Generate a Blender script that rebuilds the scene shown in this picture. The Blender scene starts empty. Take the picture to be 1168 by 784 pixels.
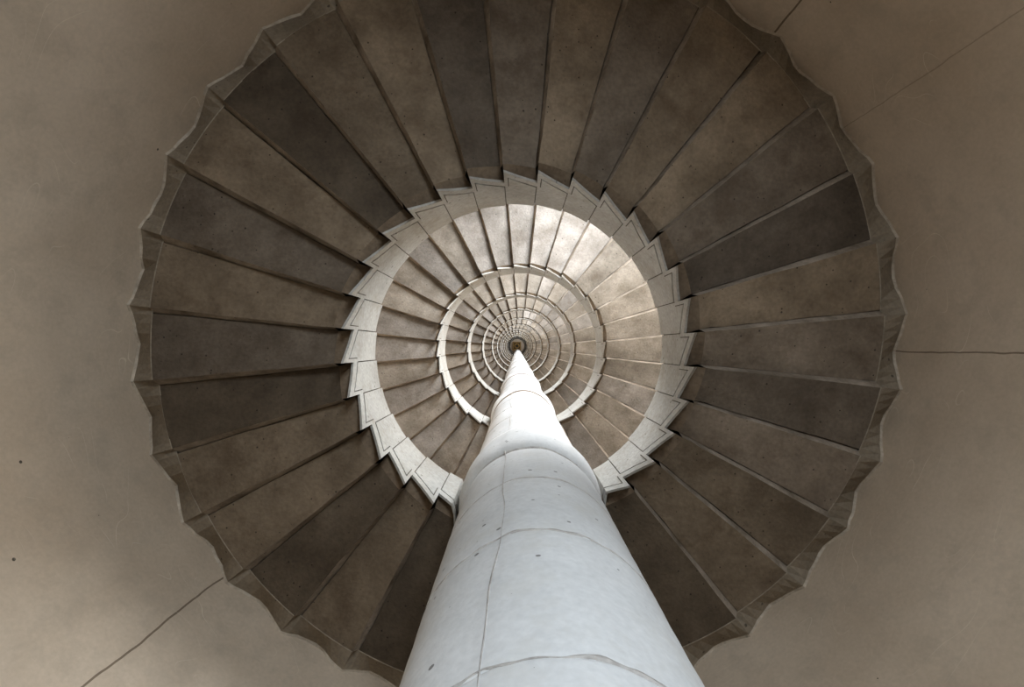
import bpy, math, random
from mathutils import Vector
random.seed(7)
S = bpy.context.scene
COL = S.collection
pi = math.pi
rad = math.radians

# ------------------------------------------------------------------ camera, world, light, exposure
EYE = 1.6                      # camera height above the floor; depth d from the camera is world z - EYE
cam_d = bpy.data.cameras.new('camera'); cam = bpy.data.objects.new('camera', cam_d); COL.objects.link(cam)
cam.location = (0, 0, EYE)
cam.rotation_euler = (pi, 0, 0)      # looks straight up the well: image right = +x, image up = -y
cam_d.sensor_width = 36; cam_d.lens = 600/1168*36
cam_d.shift_x = -6/1168; cam_d.shift_y = 3/1168
cam_d.clip_start = 0.02; cam_d.clip_end = 200
S.camera = cam
S.view_settings.view_transform = 'Standard'; S.view_settings.look = 'None'
S.view_settings.gamma = 1; S.view_settings.use_curve_mapping = False
S.view_settings.exposure = 0.0

w = bpy.data.worlds.new('sky'); S.world = w; w.use_nodes = True
wb = w.node_tree.nodes['Background']; wb.inputs[0].default_value = (.62, .78, 1, 1); wb.inputs[1].default_value = 0.6

WALL_R = 1.86; WALL_C = (0.0, 0.11)          # tower wall, plan centre (image-up positive)
# depth of the far edge of each stair ring, well radius there, plan centre of the well
RINGS = [(2.945, .800, .008, -.008), (5.58, .800, .037, -.030), (8.42, .800, .056, -.022), (11.43, .800, .080, -.030),
         (14.5, .750, .080, -.010), (17.5, .7175, .070, -.020), (20.5, .666, .030, .0), (23.5, .646, .0, .0),
         (26.5, .640, .0, .0), (29.5, .615, .0, .0), (32.5, .596, .0, .0), (35.5, .560, .0, .0), (38.5, .510, .0, .0)]
CEIL = 41.0

# daylight openings: (azimuth, depth centre, width, height, colour, watts)
BLUE = (.80, .905, 1.0); WARM = (1.0, .84, .62); SOFT = (.87, .935, 1.0)
WINDOWS = [(70, -.05, 1.0, 1.40, BLUE, 84)]
for i in range(13):
    a = RINGS[i][0]; b = (RINGS[i+1][0] if i < 12 else CEIL) - .52
    WINDOWS.append((60, (a+b)/2-.05, 0.80, min(1.35, b-a-.5), SOFT, 165 if i < 10 else 35))
    if i < 10: WINDOWS.append((14, (a+b)/2-.1, 0.45, min(1.15, b-a-.6), WARM, 24))

def wp(x, y, d):                # plan x, plan y (image up), depth -> world
    return Vector((x, -y, EYE+d))
def wall_pt(az, d, r=WALL_R):
    return wp(WALL_C[0]+r*math.cos(rad(az)), WALL_C[1]+r*math.sin(rad(az)), d)

for az, dc, ww, hh, colr, watts in WINDOWS:
    L = bpy.data.lights.new('window_daylight', 'AREA'); L.shape = 'RECTANGLE'
    L.size = ww*.96; L.size_y = hh*.96; L.energy = watts; L.color = colr
    o = bpy.data.objects.new('window_daylight', L); COL.objects.link(o)
    o.location = wall_pt(az, dc, WALL_R+.16)
    dirn = (wall_pt(az, dc+(.65 if dc > 1 else 0), 0)-o.location).normalized()   # upper lamps tilted up to brighten the soffits
    o.rotation_euler = dirn.to_track_quat('-Z', 'Y').to_euler()

# ------------------------------------------------------------------ materials
def nodes(name):
    m = bpy.data.materials.new(name); m.use_nodes = True
    nt = m.node_tree; return m, nt, nt.nodes['Principled BSDF']
def N(nt, t, **kw):
    n = nt.nodes.new(t)
    for k, v in kw.items(): setattr(n, k, v)
    return n
def stone(name, c1, c2, scale=3.0, pits=.5, bump=.3, objcol=False, stain=None, rough=.85, extra=None, pscale=21, pthr=.17, grain=.13):
    m, nt, b = nodes(name); lk = nt.links.new
    geo = N(nt, 'ShaderNodeNewGeometry')
    n1 = N(nt, 'ShaderNodeTexNoise'); n1.inputs['Scale'].default_value = scale; n1.inputs['Detail'].default_value = 7; n1.inputs['Roughness'].default_value = .62
    lk(geo.outputs['Position'], n1.inputs['Vector'])
    r1 = N(nt, 'ShaderNodeValToRGB'); e = r1.color_ramp.elements
    e[0].position = .34; e[0].color = (*c1, 1); e[1].position = .66; e[1].color = (*c2, 1)
    lk(n1.outputs['Fac'], r1.inputs['Fac']); col = r1.outputs['Color']
    # fine grain
    n2 = N(nt, 'ShaderNodeTexNoise'); n2.inputs['Scale'].default_value = 60; n2.inputs['Detail'].default_value = 4
    lk(geo.outputs['Position'], n2.inputs['Vector'])
    mr = N(nt, 'ShaderNodeMapRange'); mr.inputs[1].default_value = .3; mr.inputs[2].default_value = .7; mr.inputs[3].default_value = 1-grain; mr.inputs[4].default_value = 1+grain
    lk(n2.outputs['Fac'], mr.inputs[0])
    mx = N(nt, 'ShaderNodeMix', data_type='RGBA', blend_type='MULTIPLY'); mx.inputs[0].default_value = 1
    lk(col, mx.inputs[6]); lk(mr.outputs[0], mx.inputs[7]); col = mx.outputs[2]
    if stain:
        n3 = N(nt, 'ShaderNodeTexNoise'); n3.inputs['Scale'].default_value = 5.5; n3.inputs['Detail'].default_value = 8; n3.inputs['Roughness'].default_value = .7
        ad = N(nt, 'ShaderNodeVectorMath', operation='ADD'); ad.inputs[1].default_value = (7.3, 2.1, 4.4)
        lk(geo.outputs['Position'], ad.inputs[0]); lk(ad.outputs[0], n3.inputs['Vector'])
        r3 = N(nt, 'ShaderNodeMapRange'); r3.inputs[1].default_value = .5; r3.inputs[2].default_value = .74; r3.inputs[3].default_value = 0; r3.inputs[4].default_value = .75
        lk(n3.outputs['Fac'], r3.inputs[0])
        ms = N(nt, 'ShaderNodeMix', data_type='RGBA'); lk(r3.outputs[0], ms.inputs[0]); lk(col, ms.inputs[6]); ms.inputs[7].default_value = (*stain, 1)
        col = ms.outputs[2]
    # pits
    v = N(nt, 'ShaderNodeTexVoronoi'); v.inputs['Scale'].default_value = pscale; lk(geo.outputs['Position'], v.inputs['Vector'])
    sepc = N(nt, 'ShaderNodeSeparateColor'); lk(v.outputs['Color'], sepc.inputs[0])
    thr = N(nt, 'ShaderNodeMath', operation='MULTIPLY'); thr.inputs[1].default_value = pthr; 
    pw = N(nt, 'ShaderNodeMath', operation='POWER'); pw.inputs[1].default_value = 2.5; lk(sepc.outputs[0], pw.inputs[0]); lk(pw.outputs[0], thr.inputs[0])
    lt = N(nt, 'ShaderNodeMath', operation='LESS_THAN'); lk(v.outputs['Distance'], lt.inputs[0]); lk(thr.outputs[0], lt.inputs[1])
    pm = N(nt, 'ShaderNodeMath', operation='MULTIPLY'); pm.inputs[1].default_value = pits; lk(lt.outputs[0], pm.inputs[0])
    mp = N(nt, 'ShaderNodeMix', data_type='RGBA'); lk(pm.outputs[0], mp.inputs[0]); lk(col, mp.inputs[6]); mp.inputs[7].default_value = (.035, .028, .02, 1)
    col = mp.outputs[2]
    if extra: col = extra(nt, geo, col)
    if objcol:
        oi = N(nt, 'ShaderNodeObjectInfo')
        mo = N(nt, 'ShaderNodeMix', data_type='RGBA', blend_type='MULTIPLY'); mo.inputs[0].default_value = 1
        lk(col, mo.inputs[6]); lk(oi.outputs['Color'], mo.inputs[7]); col = mo.outputs[2]
    lk(col, b.inputs['Base Color']); b.inputs['Roughness'].default_value = rough
    b.inputs['Specular IOR Level'].default_value = .25
    bm = N(nt, 'ShaderNodeBump'); bm.inputs['Strength'].default_value = bump; bm.inputs['Distance'].default_value = .02
    sm = N(nt, 'ShaderNodeMath', operation='MULTIPLY_ADD'); sm.inputs[1].default_value = .35
    lk(n2.outputs['Fac'], sm.inputs[0]); lk(n1.outputs['Fac'], sm.inputs[2]); lk(sm.outputs[0], bm.inputs['Height']); lk(bm.outputs[0], b.inputs['Normal'])
    return m

def wall_lines(nt, geo, col):
    """thin vertical plaster joints and curved trowel scratches"""
    lk = nt.links.new
    sp = N(nt, 'ShaderNodeSeparateXYZ'); lk(geo.outputs['Position'], sp.inputs[0])
    nz = N(nt, 'ShaderNodeTexNoise'); nz.inputs['Scale'].default_value = 6; lk(geo.outputs['Position'], nz.inputs['Vector'])
    ng = N(nt, 'ShaderNodeMath', operation='MULTIPLY'); ng.inputs[1].default_value = -1; lk(sp.outputs[1], ng.inputs[0])
    at = N(nt, 'ShaderNodeMath', operation='ARCTAN2'); lk(ng.outputs[0], at.inputs[0]); lk(sp.outputs[0], at.inputs[1])
    wob = N(nt, 'ShaderNodeMath', operation='MULTIPLY_ADD'); wob.inputs[1].default_value = .012; lk(nz.outputs['Fac'], wob.inputs[0]); lk(at.outputs[0], wob.inputs[2])
    for az, wd, k in ((50.6, .0022, .8), (-0.8, .0018, .7), (-141.9, .0022, .75), (33.7, .0012, .35)):
        cp = N(nt, 'ShaderNodeMath', operation='COMPARE'); cp.inputs[1].default_value = rad(az)+.006; cp.inputs[2].default_value = wd
        lk(wob.outputs[0], cp.inputs[0])
        ml = N(nt, 'ShaderNodeMath', operation='MULTIPLY'); ml.inputs[1].default_value = k; lk(cp.outputs[0], ml.inputs[0])
        mp = N(nt, 'ShaderNodeMix', data_type='RGBA'); lk(ml.outputs[0], mp.inputs[0]); lk(col, mp.inputs[6]); mp.inputs[7].default_value = (.09, .055, .03, 1)
        col = mp.outputs[2]
    # pale scratches: thin iso-lines of a stretched noise, only in a few places
    mpn = N(nt, 'ShaderNodeMapping'); mpn.inputs['Scale'].default_value = (.7, .7, 1.7); mpn.inputs['Rotation'].default_value = (.3, .5, 0)
    lk(geo.outputs['Position'], mpn.inputs[0])
    n = N(nt, 'ShaderNodeTexNoise'); n.inputs['Scale'].default_value = 2.2; n.inputs['Detail'].default_value = 1; lk(mpn.outputs[0], n.inputs['Vector'])
    sc = N(nt, 'ShaderNodeMath', operation='MULTIPLY'); sc.inputs[1].default_value = 14; lk(n.outputs['Fac'], sc.inputs[0])
    fr = N(nt, 'ShaderNodeMath', operation='FRACT'); lk(sc.outputs[0], fr.inputs[0])
    cp = N(nt, 'ShaderNodeMath', operation='COMPARE'); cp.inputs[1].default_value = .5; cp.inputs[2].default_value = .010; lk(fr.outputs[0], cp.inputs[0])
    n2 = N(nt, 'ShaderNodeTexNoise'); n2.inputs['Scale'].default_value = 3.5; lk(geo.outputs['Position'], n2.inputs['Vector'])
    mr = N(nt, 'ShaderNodeMapRange'); mr.inputs[1].default_value = .53; mr.inputs[2].default_value = .68; mr.inputs[4].default_value = .85; lk(n2.outputs['Fac'], mr.inputs[0])
    mu = N(nt, 'ShaderNodeMath', operation='MULTIPLY'); lk(cp.outputs[0], mu.inputs[0]); lk(mr.outputs[0], mu.inputs[1])
    mp = N(nt, 'ShaderNodeMix', data_type='RGBA'); lk(mu.outputs[0], mp.inputs[0]); lk(col, mp.inputs[6]); mp.inputs[7].default_value = (.75, .66, .52, 1)
    return mp.outputs[2]

M = {}
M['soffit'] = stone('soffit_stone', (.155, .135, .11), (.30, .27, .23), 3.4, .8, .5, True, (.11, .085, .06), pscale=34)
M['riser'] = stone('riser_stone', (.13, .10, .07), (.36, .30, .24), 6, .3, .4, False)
M['cove'] = stone('brown_stain_shade_stone', (.12, .085, .055), (.21, .155, .105), 7, .3, .4, False)  # stain brown of the coves, also painted as shade under the upper collars
M['haunch'] = stone('haunch_stone', (.20, .16, .115), (.29, .24, .18), 3, .7, .35, False)
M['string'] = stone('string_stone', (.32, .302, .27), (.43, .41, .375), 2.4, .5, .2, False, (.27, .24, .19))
M['column'] = stone('column_stone', (.52, .52, .515), (.65, .65, .645), 1.7, .7, .12, False, (.53, .515, .48), grain=.06)
M['joint'] = stone('joint_mortar', (.36, .335, .31), (.55, .52, .49), 18, .2, .5, False)
M['wall'] = stone('wall_plaster', (.49, .39, .29), (.62, .51, .395), 1.1, .9, .06, False, (.41, .34, .26), extra=wall_lines, pscale=9, pthr=.06, grain=.05)
M['floor'] = stone('floor_stone', (.20, .165, .12), (.30, .25, .19), 3, .5, .3)
M['tread'] = stone('dark_tread_stone', (.10, .078, .055), (.17, .135, .10), 4, .4, .3)  # unseen treads darkened to cut the light bounced up the well
M['bead'] = stone('mortar_bead', (.36, .30, .235), (.56, .485, .39), 12, .3, .4)
M['wood'] = stone('hatch_wood', (.22, .12, .04), (.45, .28, .10), 6, .0, .2)
M['line'] = stone('soffit_joint', (.22, .185, .14), (.38, .33, .26), 12, .3, .4)
M['groove'] = stone('dark_joint', (.05, .04, .03), (.12, .10, .08), 9, 0, .2)  # dark colour of the narrow grooves around mouldings and string blocks
M['iron'] = stone('dark_iron', (.04, .03, .02), (.08, .06, .04), 8, .0, .2)

# ------------------------------------------------------------------ mesh helpers
class MB:
    def __init__(s): s.v = []; s.f = []; s.m = []; s.mats = []; s.sm = []
    def mat(s, name):
        if name not in s.mats: s.mats.append(name)
        return s.mats.index(name)
    def grid(s, rows, mat, closed=False, smooth=False):
        """rows: list of lists of points"""
        b = len(s.v); n = len(rows[0]); mi = s.mat(mat)
        for r in rows: s.v += r
        for i in range(len(rows)-1):
            for j in range(n-1 if not closed else n):
                k = (j+1) % n
                s.f.append((b+i*n+j, b+i*n+k, b+(i+1)*n+k, b+(i+1)*n+j)); s.m.append(mi); s.sm.append(smooth)
    def quad(s, pts, mat):
        b = len(s.v); s.v += pts; s.f.append(tuple(range(b, b+len(pts)))); s.m.append(s.mat(mat)); s.sm.append(False)
    def build(s, name, parent=None, origin=Vector((0, 0, 0)), color=None):
        me = bpy.data.meshes.new(name)
        me.from_pydata([tuple(p-origin) for p in s.v], [], s.f)
        for n_ in s.mats: me.materials.append(M[n_])
        me.polygons.foreach_set('material_index', s.m); me.polygons.foreach_set('use_smooth', s.sm)
        me.update()
        import bmesh
        bm = bmesh.new(); bm.from_mesh(me); bmesh.ops.remove_doubles(bm, verts=bm.verts, dist=1e-5); bmesh.ops.recalc_face_normals(bm, faces=bm.faces); bm.to_mesh(me); bm.free()
        o = bpy.data.objects.new(name, me); COL.objects.link(o)
        if parent is not None: o.parent = parent
        else: o.location = origin
        if color: o.color = color
        return o

# ------------------------------------------------------------------ the tower shell
wins = []
for az, dc, ww, hh, *_ in WINDOWS:
    half = math.degrees(ww/2/WALL_R); wins.append((az-half, az+half, dc-hh/2, dc+hh/2))
zs_ = sorted(set([-EYE, CEIL] + [q for w_ in wins for q in w_[2:]] + [r[0] for r in RINGS]))
azs = sorted(set([round(k*3.0, 4) for k in range(120)] + [round(q % 360, 4) for w_ in wins for q in w_[:2]]))
azs.append(azs[0]+360)
wall = MB(); mi = wall.mat('wall')
ring_v = {}
def wv(a, d):
    k = (round(a % 360, 4), d)
    if k not in ring_v: ring_v[k] = len(wall.v); wall.v.append(wall_pt(a, d))
    return ring_v[k]
for i in range(len(azs)-1):
    a0, a1 = azs[i], azs[i+1]; am = (a0+a1)/2
    for j in range(len(zs_)-1):
        d0, d1 = zs_[j], zs_[j+1]; dm = (d0+d1)/2
        if any(w_[0] < ((am+180) % 360)-180 < w_[1] and w_[2] < dm < w_[3] for w_ in wins): continue
        wall.f.append((wv(a0, d0), wv(a1, d0), wv(a1, d1), wv(a0, d1))); wall.m.append(mi); wall.sm.append(True)
wo = wall.build('wall_round'); wo['kind'] = 'structure'
for n_, (a0, a1, d0, d1) in enumerate(wins, 1):          # splayed stone reveals of the openings
    mb = MB(); out = WALL_R+.22; k = 6
    for d in (d0, d1):
        mb.grid([[wall_pt(a0+(a1-a0)*i/k, d, WALL_R) for i in range(k+1)], [wall_pt(a0+(a1-a0)*i/k, d, out) for i in range(k+1)]], 'string')
    for a in (a0, a1):
        mb.grid([[wall_pt(a, d0, WALL_R), wall_pt(a, d1, WALL_R)], [wall_pt(a, d0, out), wall_pt(a, d1, out)]], 'string')
    o = mb.build('window_%d' % n_); o['kind'] = 'structure'
def disc(name, d, mat):
    mb = MB(); c = wp(*WALL_C, d); n = 96
    rows = [[wall_pt(360*i/n, d, r) for i in range(n)] for r in (.01, .6, 1.2, WALL_R)]
    mb.grid(rows, mat, closed=True); o = mb.build(name); o['kind'] = 'structure'; return o
disc('floor', -EYE, 'floor'); disc('ceiling', CEIL, 'wall')

# ------------------------------------------------------------------ the column standing in the well
COL_AZ = rad(-85.25)
def lerp_tab(tab, z):
    if z <= tab[0][0]: return tab[0][1]
    for (a, va), (b, vb) in zip(tab, tab[1:]):
        if z <= b: return va+(vb-va)*(z-a)/(b-a)
    return tab[-1][1]
D_TAB = [(-1.6, .79), (2.4, .78), (3.0, .775), (5.0, .73), (8.4, .70), (11.4, .70), (14.5, .66), (17.5, .63), (20.5, .59), (26.5, .55), (32.5, .50), (41, .44)]
def col_D(z): return lerp_tab(D_TAB, z)
def col_r(z): return .414*col_D(z)
def col_ax(z):
    D = col_D(z); return D*math.cos(COL_AZ), D*math.sin(COL_AZ)
def soff(i): return RINGS[i][0]-.445                  # depth of the soffit plane of a ring

root = bpy.data.objects.new('stone_column', None); COL.objects.link(root)
root.location = wp(*col_ax(-EYE), -EYE)
root['label'] = 'tall pale round stone column rising up the middle of the stair well'; root['category'] = 'column'
joints = [-EYE, -.45, .20, .775, 1.306, 1.83]
collars = []
for i, (zh, R, cx, cy) in enumerate(RINGS):
    a, b = zh-.53, zh+.03
    joints += [a, b]; collars.append((a, b))
    nxt = (RINGS[i+1][0]-.53 if i < 12 else CEIL)
    k = 4 if i < 4 else 3
    for q in range(1, k): joints.append(b+(nxt-b)*q/k + (random.uniform(-.05, .05)))
joints = sorted(joints)+[CEIL]
joints = sorted(set(joints))
NS = 120
FRONT = COL_AZ+pi
def col_surf(t, z, sc=1):
    """uneven surface of the column: a shallow step along the left vertical joint, slight waviness"""
    d = ((t-FRONT+pi) % (2*pi))-pi
    wob = .03*math.sin(z*3.1)+.015*math.sin(z*7.7)
    st = 1/(1+math.exp(-(d-.28-wob)/.02))*(1 if d < 1.6 else 0)
    st2 = 1/(1+math.exp((d+.43-wob)/.05))*(1 if d > -1.6 else 0)
    return (.0015*math.sin(3*t+z*2.1)+.001*math.sin(7*t-z*3.3)-.0050*st-.0050*st2)*sc
for a, b in zip(joints, joints[1:]):
    iscol = any(abs(a-c[0]) < 1e-6 for c in collars)
    h = b-a; mb = MB()
    if iscol: prof = [(0, -.022), (.004, -.016), (.010, -.008), (.018, .002), (.035, .014), (.07, .022), (.13, .027), (.22, .027), (.34, .019), (.46, .008), (h-.006, .002), (h, -.004)]
    else: prof = [(0, -.005), (.004, -.001), (.012, 0)] + [(h*q/8, random.uniform(-.0012, .0012)) for q in range(1, 8)] + [(h-.010, 0), (h-.003, -.001), (h, -.005)]
    if not iscol and any(abs(b-c[0]) < 1e-6 for c in collars): prof = [p for p in prof if p[0] < h-.13] + [(h-.12, -.001), (h-.07, -.003), (h-.035, -.008), (h-.012, -.014), (h, -.018)]
    sc = min(1, col_r(a)/.32)
    rows = []
    for dz, dr in prof:
        z = a+dz; ax, ay = col_ax(z); r = col_r(z)+dr*sc
        row = []
        for j in range(NS):
            t = 2*pi*j/NS
            rr = r+col_surf(t, z, sc)
            row.append(wp(ax+rr*math.cos(t), ay+rr*math.sin(t), z))
        rows.append(row)
    if iscol: mb.grid(rows[:4 if a > 3 else 3], 'cove' if a > 3 else 'joint', closed=True, smooth=True); mb.grid(rows[3 if a > 3 else 2:], 'column', closed=True, smooth=True)  # brown rows paint the shadow band under each upper collar
    else: mb.grid(rows, 'column', closed=True, smooth=True)
    o = mb.build('collar' if iscol else 'drum', root, root.location)
    if iscol: o['label'] = 'rounded collar where the column meets the stair'
    # mortar bed
mb = MB(); rj = random.Random(3)
for a in joints[1:-1]:
    dark = any(abs(a-c[0]) < 1e-6 for c in collars)
    if dark: continue
    ax, ay = col_ax(a); r = col_r(a); ph = rj.uniform(0, 6)
    def wid(t):
        v = .5+.5*math.sin(5*t+ph)*math.sin(2.3*t+ph*2)+.25*math.sin(17*t+ph)+.2*math.sin(41*t+ph)
        return .0008+.011*max(0, v)**1.6*(.35+a*.25 if a < 3 else 1)
    def jag(t): return .004*math.sin(9*t+ph)+.003*math.sin(23*t+ph*3)
    def row(k, e):
        q = []
        for j in range(240):
            t = 2*pi*j/240; z = a+jag(t)*(0 if dark else 1)+k*wid(t); rr = r+col_surf(t, z)*min(1, col_r(a)/.32)+e
            q.append(wp(ax+rr*math.cos(t), ay+rr*math.sin(t), z))
        return q
    mb.grid([row(-1, -.006), row(-.8, .0010), row(.8, .0010), row(1, -.006)], 'joint', closed=True, smooth=True)
mb.build('mortar_bed', root, root.location)
for off, wd, kind in ((.28, .0022, 0),):          # narrow mortar seams running up the face of the column
    mb = MB(); rows = []; z = -1.5
    while z < 9:
        ax, ay = col_ax(z); r = col_r(z)
        t = FRONT+off+.03*math.sin(z*3.1)+.015*math.sin(z*7.7)+.006*math.sin(z*19); da = wd*(.35+.9*math.sin(z*4.3+kind)**4)/r
        rr = r+col_surf(t, z)
        rows.append([wp(ax+(rr+e)*math.cos(t+k*da), ay+(rr+e)*math.sin(t+k*da), z) for k, e in ((-1, -.004), (-.6, .0022), (.6, .0022), (1, -.004))])
        z += .04
    mb.grid(rows, 'joint', smooth=True); mb.build('mortar_seam', root, root.location)

# ------------------------------------------------------------------ the stair: rings of wedge steps
NSTEP = 32; PH = 95.0
def col_exit(cx, cy, th, z):
    """distance from the well centre to the far side of the column along th (0 when missed)"""
    ax, ay = col_ax(z); r = col_r(z)+.034
    px, py = ax-cx, ay-cy
    b = px*math.cos(th)+py*math.sin(th); c = px*px+py*py-r*r; q = b*b-c
    return b+math.sqrt(q) if q > 0 and b > 0 else 0
def wall_dist(cx, cy, th, r=WALL_R):
    px, py = WALL_C[0]-cx, WALL_C[1]-cy
    b = px*math.cos(th)+py*math.sin(th); c = px*px+py*py-r*r
    return b+math.sqrt(b*b-c)
DEL = .017
CW = .072
def make_step(ri, k, detail):
    zh, R, cx, cy = RINGS[ri]; zs = zh-.445; CW = .072 if ri == 0 else .040
    th0 = rad(PH+360/NSTEP*k); dth = rad(360/NSTEP); rnd = random.Random(ri*100+k)
    jr = rnd.uniform(-.008, .008) if detail else 0; jz = rnd.uniform(-.008, .008)
    nt = 6 if detail else 3
    ts = [i/nt for i in range(nt+1)]
    def P(t, r, z, dt=0):
        th = th0+dth*t+dt
        return wp(cx+r*math.cos(th), cy+r*math.sin(th), z)
    def ex(t, z): return col_exit(cx, cy, th0+dth*t, z)
    def rin(t, r): return max(r, ex(t, zs)+.0)
    def rs(t): return wall_dist(cx, cy, th0+dth*t)-.12
    def s(u): return .035*(1-u)**2.0+.032         # saw amplitude across the soffit: u=0 at the well, 1 at the wall
    us = [0, .06, .14, .26, .42, .6, .8, 1] if detail else [0, .3, 1]
    wav = [rnd.uniform(-.0035, .0035) for _ in us]; wav2 = [rnd.uniform(-.0025, .0025) for _ in us]
    t0 = DEL/dth
    def sz(u, t): return zs+jz+s(u)*(.5-t)
    def sp(u, t, i):
        tt = t0+(1-t0)*t
        r0 = rin(tt, R+CW+jr); r = r0+(rs(tt)-r0)*u
        edge = (wav[i] if t == 0 else wav2[i] if t == 1 else 0)/max(r, .5)
        return P(tt, r, sz(u, tt)+.004*math.sin(9*u+k)*(t*(1-t)*4)*.6, edge)
    parts = {}
    # slab (soffit, tread, ends)
    mb = parts.setdefault('slab', MB())
    low = [[sp(u, t, i) for t in ts] for i, u in enumerate(us)]
    mb.grid(low, 'soffit')
    def tp(u, t):
        r0 = rin(t, R+CW); return P(t, r0+(rs(t)+.118-r0)*u, zs+.24)
    top = [[tp(u, t) for t in ts] for u in us]
    mb.grid(top, 'tread')
    mb.grid([[l[0] for l in low], [t_[0] for t_ in top]], 'soffit'); mb.grid([[l[-1] for l in low], [t_[-1] for t_ in top]], 'soffit')
    mb.grid([low[-1], top[-1]], 'soffit')
    # riser: from the low edge of this step back to the start of the next soffit
    mb = parts.setdefault('riser', MB())
    e1 = [low[i][-1]+Vector((0, 0, .0005)) for i in range(len(us))]
    def nx(u, i):
        r0 = rin(1+t0, R+CW); r = r0+(rs(1+t0)-r0)*u
        return P(1+t0, r, zs+s(u)*(.5-0)+.012)
    e2 = [nx(u, i) for i, u in enumerate(us)]
    mb.grid([e1, e2], 'riser')
    mb.grid([e2, [p+Vector((0, 0, .05)) for p in e2]], 'riser')
    # brown cove behind the moulding
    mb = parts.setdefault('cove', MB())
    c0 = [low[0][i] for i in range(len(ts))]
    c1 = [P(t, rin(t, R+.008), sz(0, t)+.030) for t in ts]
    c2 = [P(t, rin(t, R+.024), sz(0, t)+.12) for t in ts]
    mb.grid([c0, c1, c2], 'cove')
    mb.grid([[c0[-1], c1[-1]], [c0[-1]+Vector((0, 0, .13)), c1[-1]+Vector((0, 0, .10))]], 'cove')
    # moulding along the well: saw-tooth bottom, square end
    def box(mb, za, zb, r0, r1, mat, g=0.0, ta=0.0, tb=1.0):
        tt = [ta+(tb-ta)*t for t in ts]
        A = [P(t, rin(t, r0), za(t)) for t in tt]; B = [P(t, rin(t, r0), zb(t)) for t in tt]
        C = [P(t, rin(t, r1)+(.0 if rin(t, r1) == r1 else .01), zb(t)) for t in tt]; Dd = [P(t, rin(t, r1)+(.0 if rin(t, r1) == r1 else .01), za(t)) for t in tt]
        mb.grid([A, B, C, Dd, A], mat)
        for q in (0, -1): mb.quad([A[q], B[q], C[q], Dd[q]], mat)
    zm = lambda t: zs+.032-.155*t+.018*math.sin(pi*t)
    mb = parts.setdefault('moulding', MB())
    box(mb, zm, lambda t: zm(t)+.058, R-.002, R+.009, 'string', tb=1.0)
    box(mb, lambda t: zm(t)+.02, lambda t: zs+.032+.060, R-.0018, R+.009, 'string', ta=.895, tb=1.0)      # return of the moulding up the riser
    box(mb, lambda t: zm(t)+.06, lambda t: zm(t)+.105, R+.012, R+.03, 'groove', ta=.0, tb=.97)
    box(mb, lambda t: zm(t)+.06, lambda t: zs+.032+.066, R-.0008, R+.03, 'groove', ta=.865, tb=.895)
    # string block above it
    mb = parts.setdefault('string_block', MB())
    tq = lambda t: zh+.03*(.5-t)
    box(mb, lambda t: zm(t)+.080, lambda t: zs+.235, R+.001, R+.032, 'string', ta=.014, tb=.986)
    box(mb, lambda t: zs+.2352, tq, R+.001, R+.12, 'string', ta=.014, tb=.986)
    box(mb, lambda t: zs+.12, lambda t: zh-.01, R+.012, R+.03, 'groove', ta=-.015, tb=.02)
    # haunch: folded strip that carries the soffit onto the wall
    mb = parts.setdefault('haunch', MB())
    hts = [0, .1, .22, .36, .5, .63, .78, .9, 1] if detail else [0, .5, 1]
    def rs2(t): return rs(min(max(t, 0), 1))
    ra = []; rb = []; rc = []
    pk = rnd.uniform(.42, .58)
    for t in hts:
        tr = abs(t-pk)/(pk if t < pk else 1-pk)                     # 1 at the seams, 0 mid-step
        jag = rnd.uniform(-.007, .007) if 0 < t < 1 else 0
        ra.append(P(t, rs(t), sz(1, t)))
        zw = zs+.004+.078*(1-tr**1.15)+jag
        th = th0+dth*t
        rb.append(P(t, wall_dist(cx, cy, th)-.012, zw)); rc.append(P(t, wall_dist(cx, cy, th)+.002, zw-.004+rnd.uniform(-.004, .004)))
    mb.grid([ra, rb], 'haunch'); mb.grid([rb, rc], 'bead')
    # thin mortar line where the strip meets the soffit
    if detail:
        mb = parts.setdefault('mortar_line', MB())
        mb.grid([[P(t, rs(t)-.003, sz(1, t)-.0012) for t in ts], [P(t, rs(t)+.0025, sz(1, t)-.0012) for t in ts]], 'line')
    base = P(.5, (R+rs(.5))/2, zs)
    return parts, base

TONE = {  # nearest ring, step k -> tone (k counts round the ring from the seam at the top, to the left)
    0: .62, 1: .98, 2: .80, 3: .50, 4: .92, 5: .70, 6: .90, 7: .68, 8: .52, 9: .86, 10: .86, 11: .58, 12: .80, 13: .48, 14: .7, 15: .7,
    31: .80, 30: 1.0, 29: .84, 28: .95, 27: 1.08, 26: .84, 25: .58, 24: 1.05, 23: .98, 22: .70, 21: 1.0, 20: .80, 19: .90, 18: .62, 17: .8, 16: .7}
GREYISH = {0, 5, 7, 31, 29, 26, 23, 22, 21, 25}
def tone_word(v, g):
    a = 'dark' if v < .66 else 'mid-toned' if v < .88 else 'pale'
    return a+(' grey' if g else ' brown')
ORD = ['nearest', 'second', 'third', 'fourth', 'fifth', 'sixth', 'seventh', 'eighth', 'ninth']
def clock(k):
    ang = PH+360/NSTEP*(k+.5)
    return ((90-ang) % 360)/6.0
stuff = MB()
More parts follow.
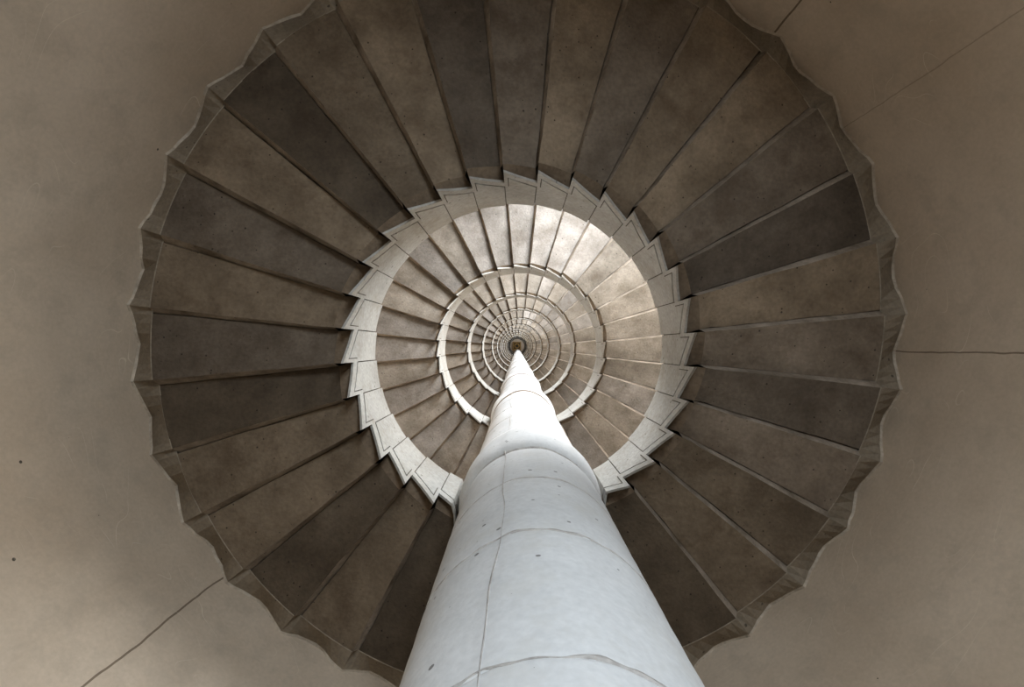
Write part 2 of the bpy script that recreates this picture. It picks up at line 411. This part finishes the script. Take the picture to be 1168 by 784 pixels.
for ri in range(13):
    for k in range(NSTEP):
        detail = ri < 4
        parts, base = make_step(ri, k, detail)
        rnd = random.Random(900+ri*50+k)
        tv = TONE[k] if ri == 0 else rnd.choice([.78, .88, .95, 1.0, 1.06])
        g = (k in GREYISH) if ri == 0 else rnd.random() < .4
        kk = 1 if ri == 0 else .35
        tv *= .89 if ri == 0 else 1
        colr = (tv**1.3*1.05, tv**1.3*(.925 if g else .89), tv**1.3*(.82 if g else .72), 1) if ri == 0 else (tv*1.04, tv*(1.04 if g else 1.01), tv*(1.08 if g else .98), 1)
        if ri >= 9:
            for p in parts.values():
                b = len(stuff.v); stuff.v += p.v
                remap = [stuff.mat(n) for n in p.mats]
                stuff.f += [tuple(i+b for i in f) for f in p.f]; stuff.m += [remap[i] for i in p.m]; stuff.sm += p.sm
            continue
        mn = clock(k)
        word = tone_word(TONE[k], g) if ri == 0 else ('grey' if g else 'brown')
        lab = '%s stone step of the %s stair ring, at the %.0f minute clock mark' % (word, ORD[ri], mn)
        if detail:
            e = bpy.data.objects.new('stair_step', None); COL.objects.link(e); e.location = base
            for pn, p in parts.items():
                o = p.build(pn, e, base, color=colr)
                if pn == 'cove': o['label'] = 'brown stained hollow behind the moulding'
        else:
            p0 = MB()
            for p in parts.values():
                b = len(p0.v); p0.v += p.v; remap = [p0.mat(n) for n in p.mats]
                p0.f += [tuple(i+b for i in f) for f in p.f]; p0.m += [remap[i] for i in p.m]; p0.sm += p.sm
            e = p0.build('stair_step', None, base, color=colr)
        e['label'] = lab; e['category'] = 'stair step'; e['group'] = 'wedge steps of the %s stair ring' % ORD[ri]
o = stuff.build('far_stair_steps', color=(.95, .93, .88, 1)); o['kind'] = 'stuff'; o['category'] = 'stair steps'
o['label'] = 'tiny far stair steps in the innermost rings around the hatch'; 

# ------------------------------------------------------------------ hatch in the ceiling at the far end
h = bpy.data.objects.new('ceiling_hatch', None); COL.objects.link(h); hb = wp(-.02, .02, CEIL); h.location = hb
h['label'] = 'small square wooden hatch at the far end of the well'; h['category'] = 'hatch'
def ringbox(mb, r0, r1, z0, z1, n, mat, off=pi/4):
    prof = [(r0, z0), (r0, z1), (r1, z1), (r1, z0), (r0, z0)]
    rows = [[wp(-.02+r*math.cos(2*pi*j/n+off), .02+r*math.sin(2*pi*j/n+off), z) for j in range(n)] for r, z in prof]
    mb.grid(rows, mat, closed=True)
mb = MB(); ringbox(mb, .01, .40, CEIL-.06, CEIL-.01, 4, 'iron'); mb.build('panel', h, hb)
mb = MB(); ringbox(mb, .33, .45, CEIL-.12, CEIL-.01, 4, 'wood'); mb.build('frame', h, hb)
mb = MB(); ringbox(mb, .12, .20, CEIL-.12, CEIL-.05, 24, 'wood'); mb.build('ring_handle', h, hb)
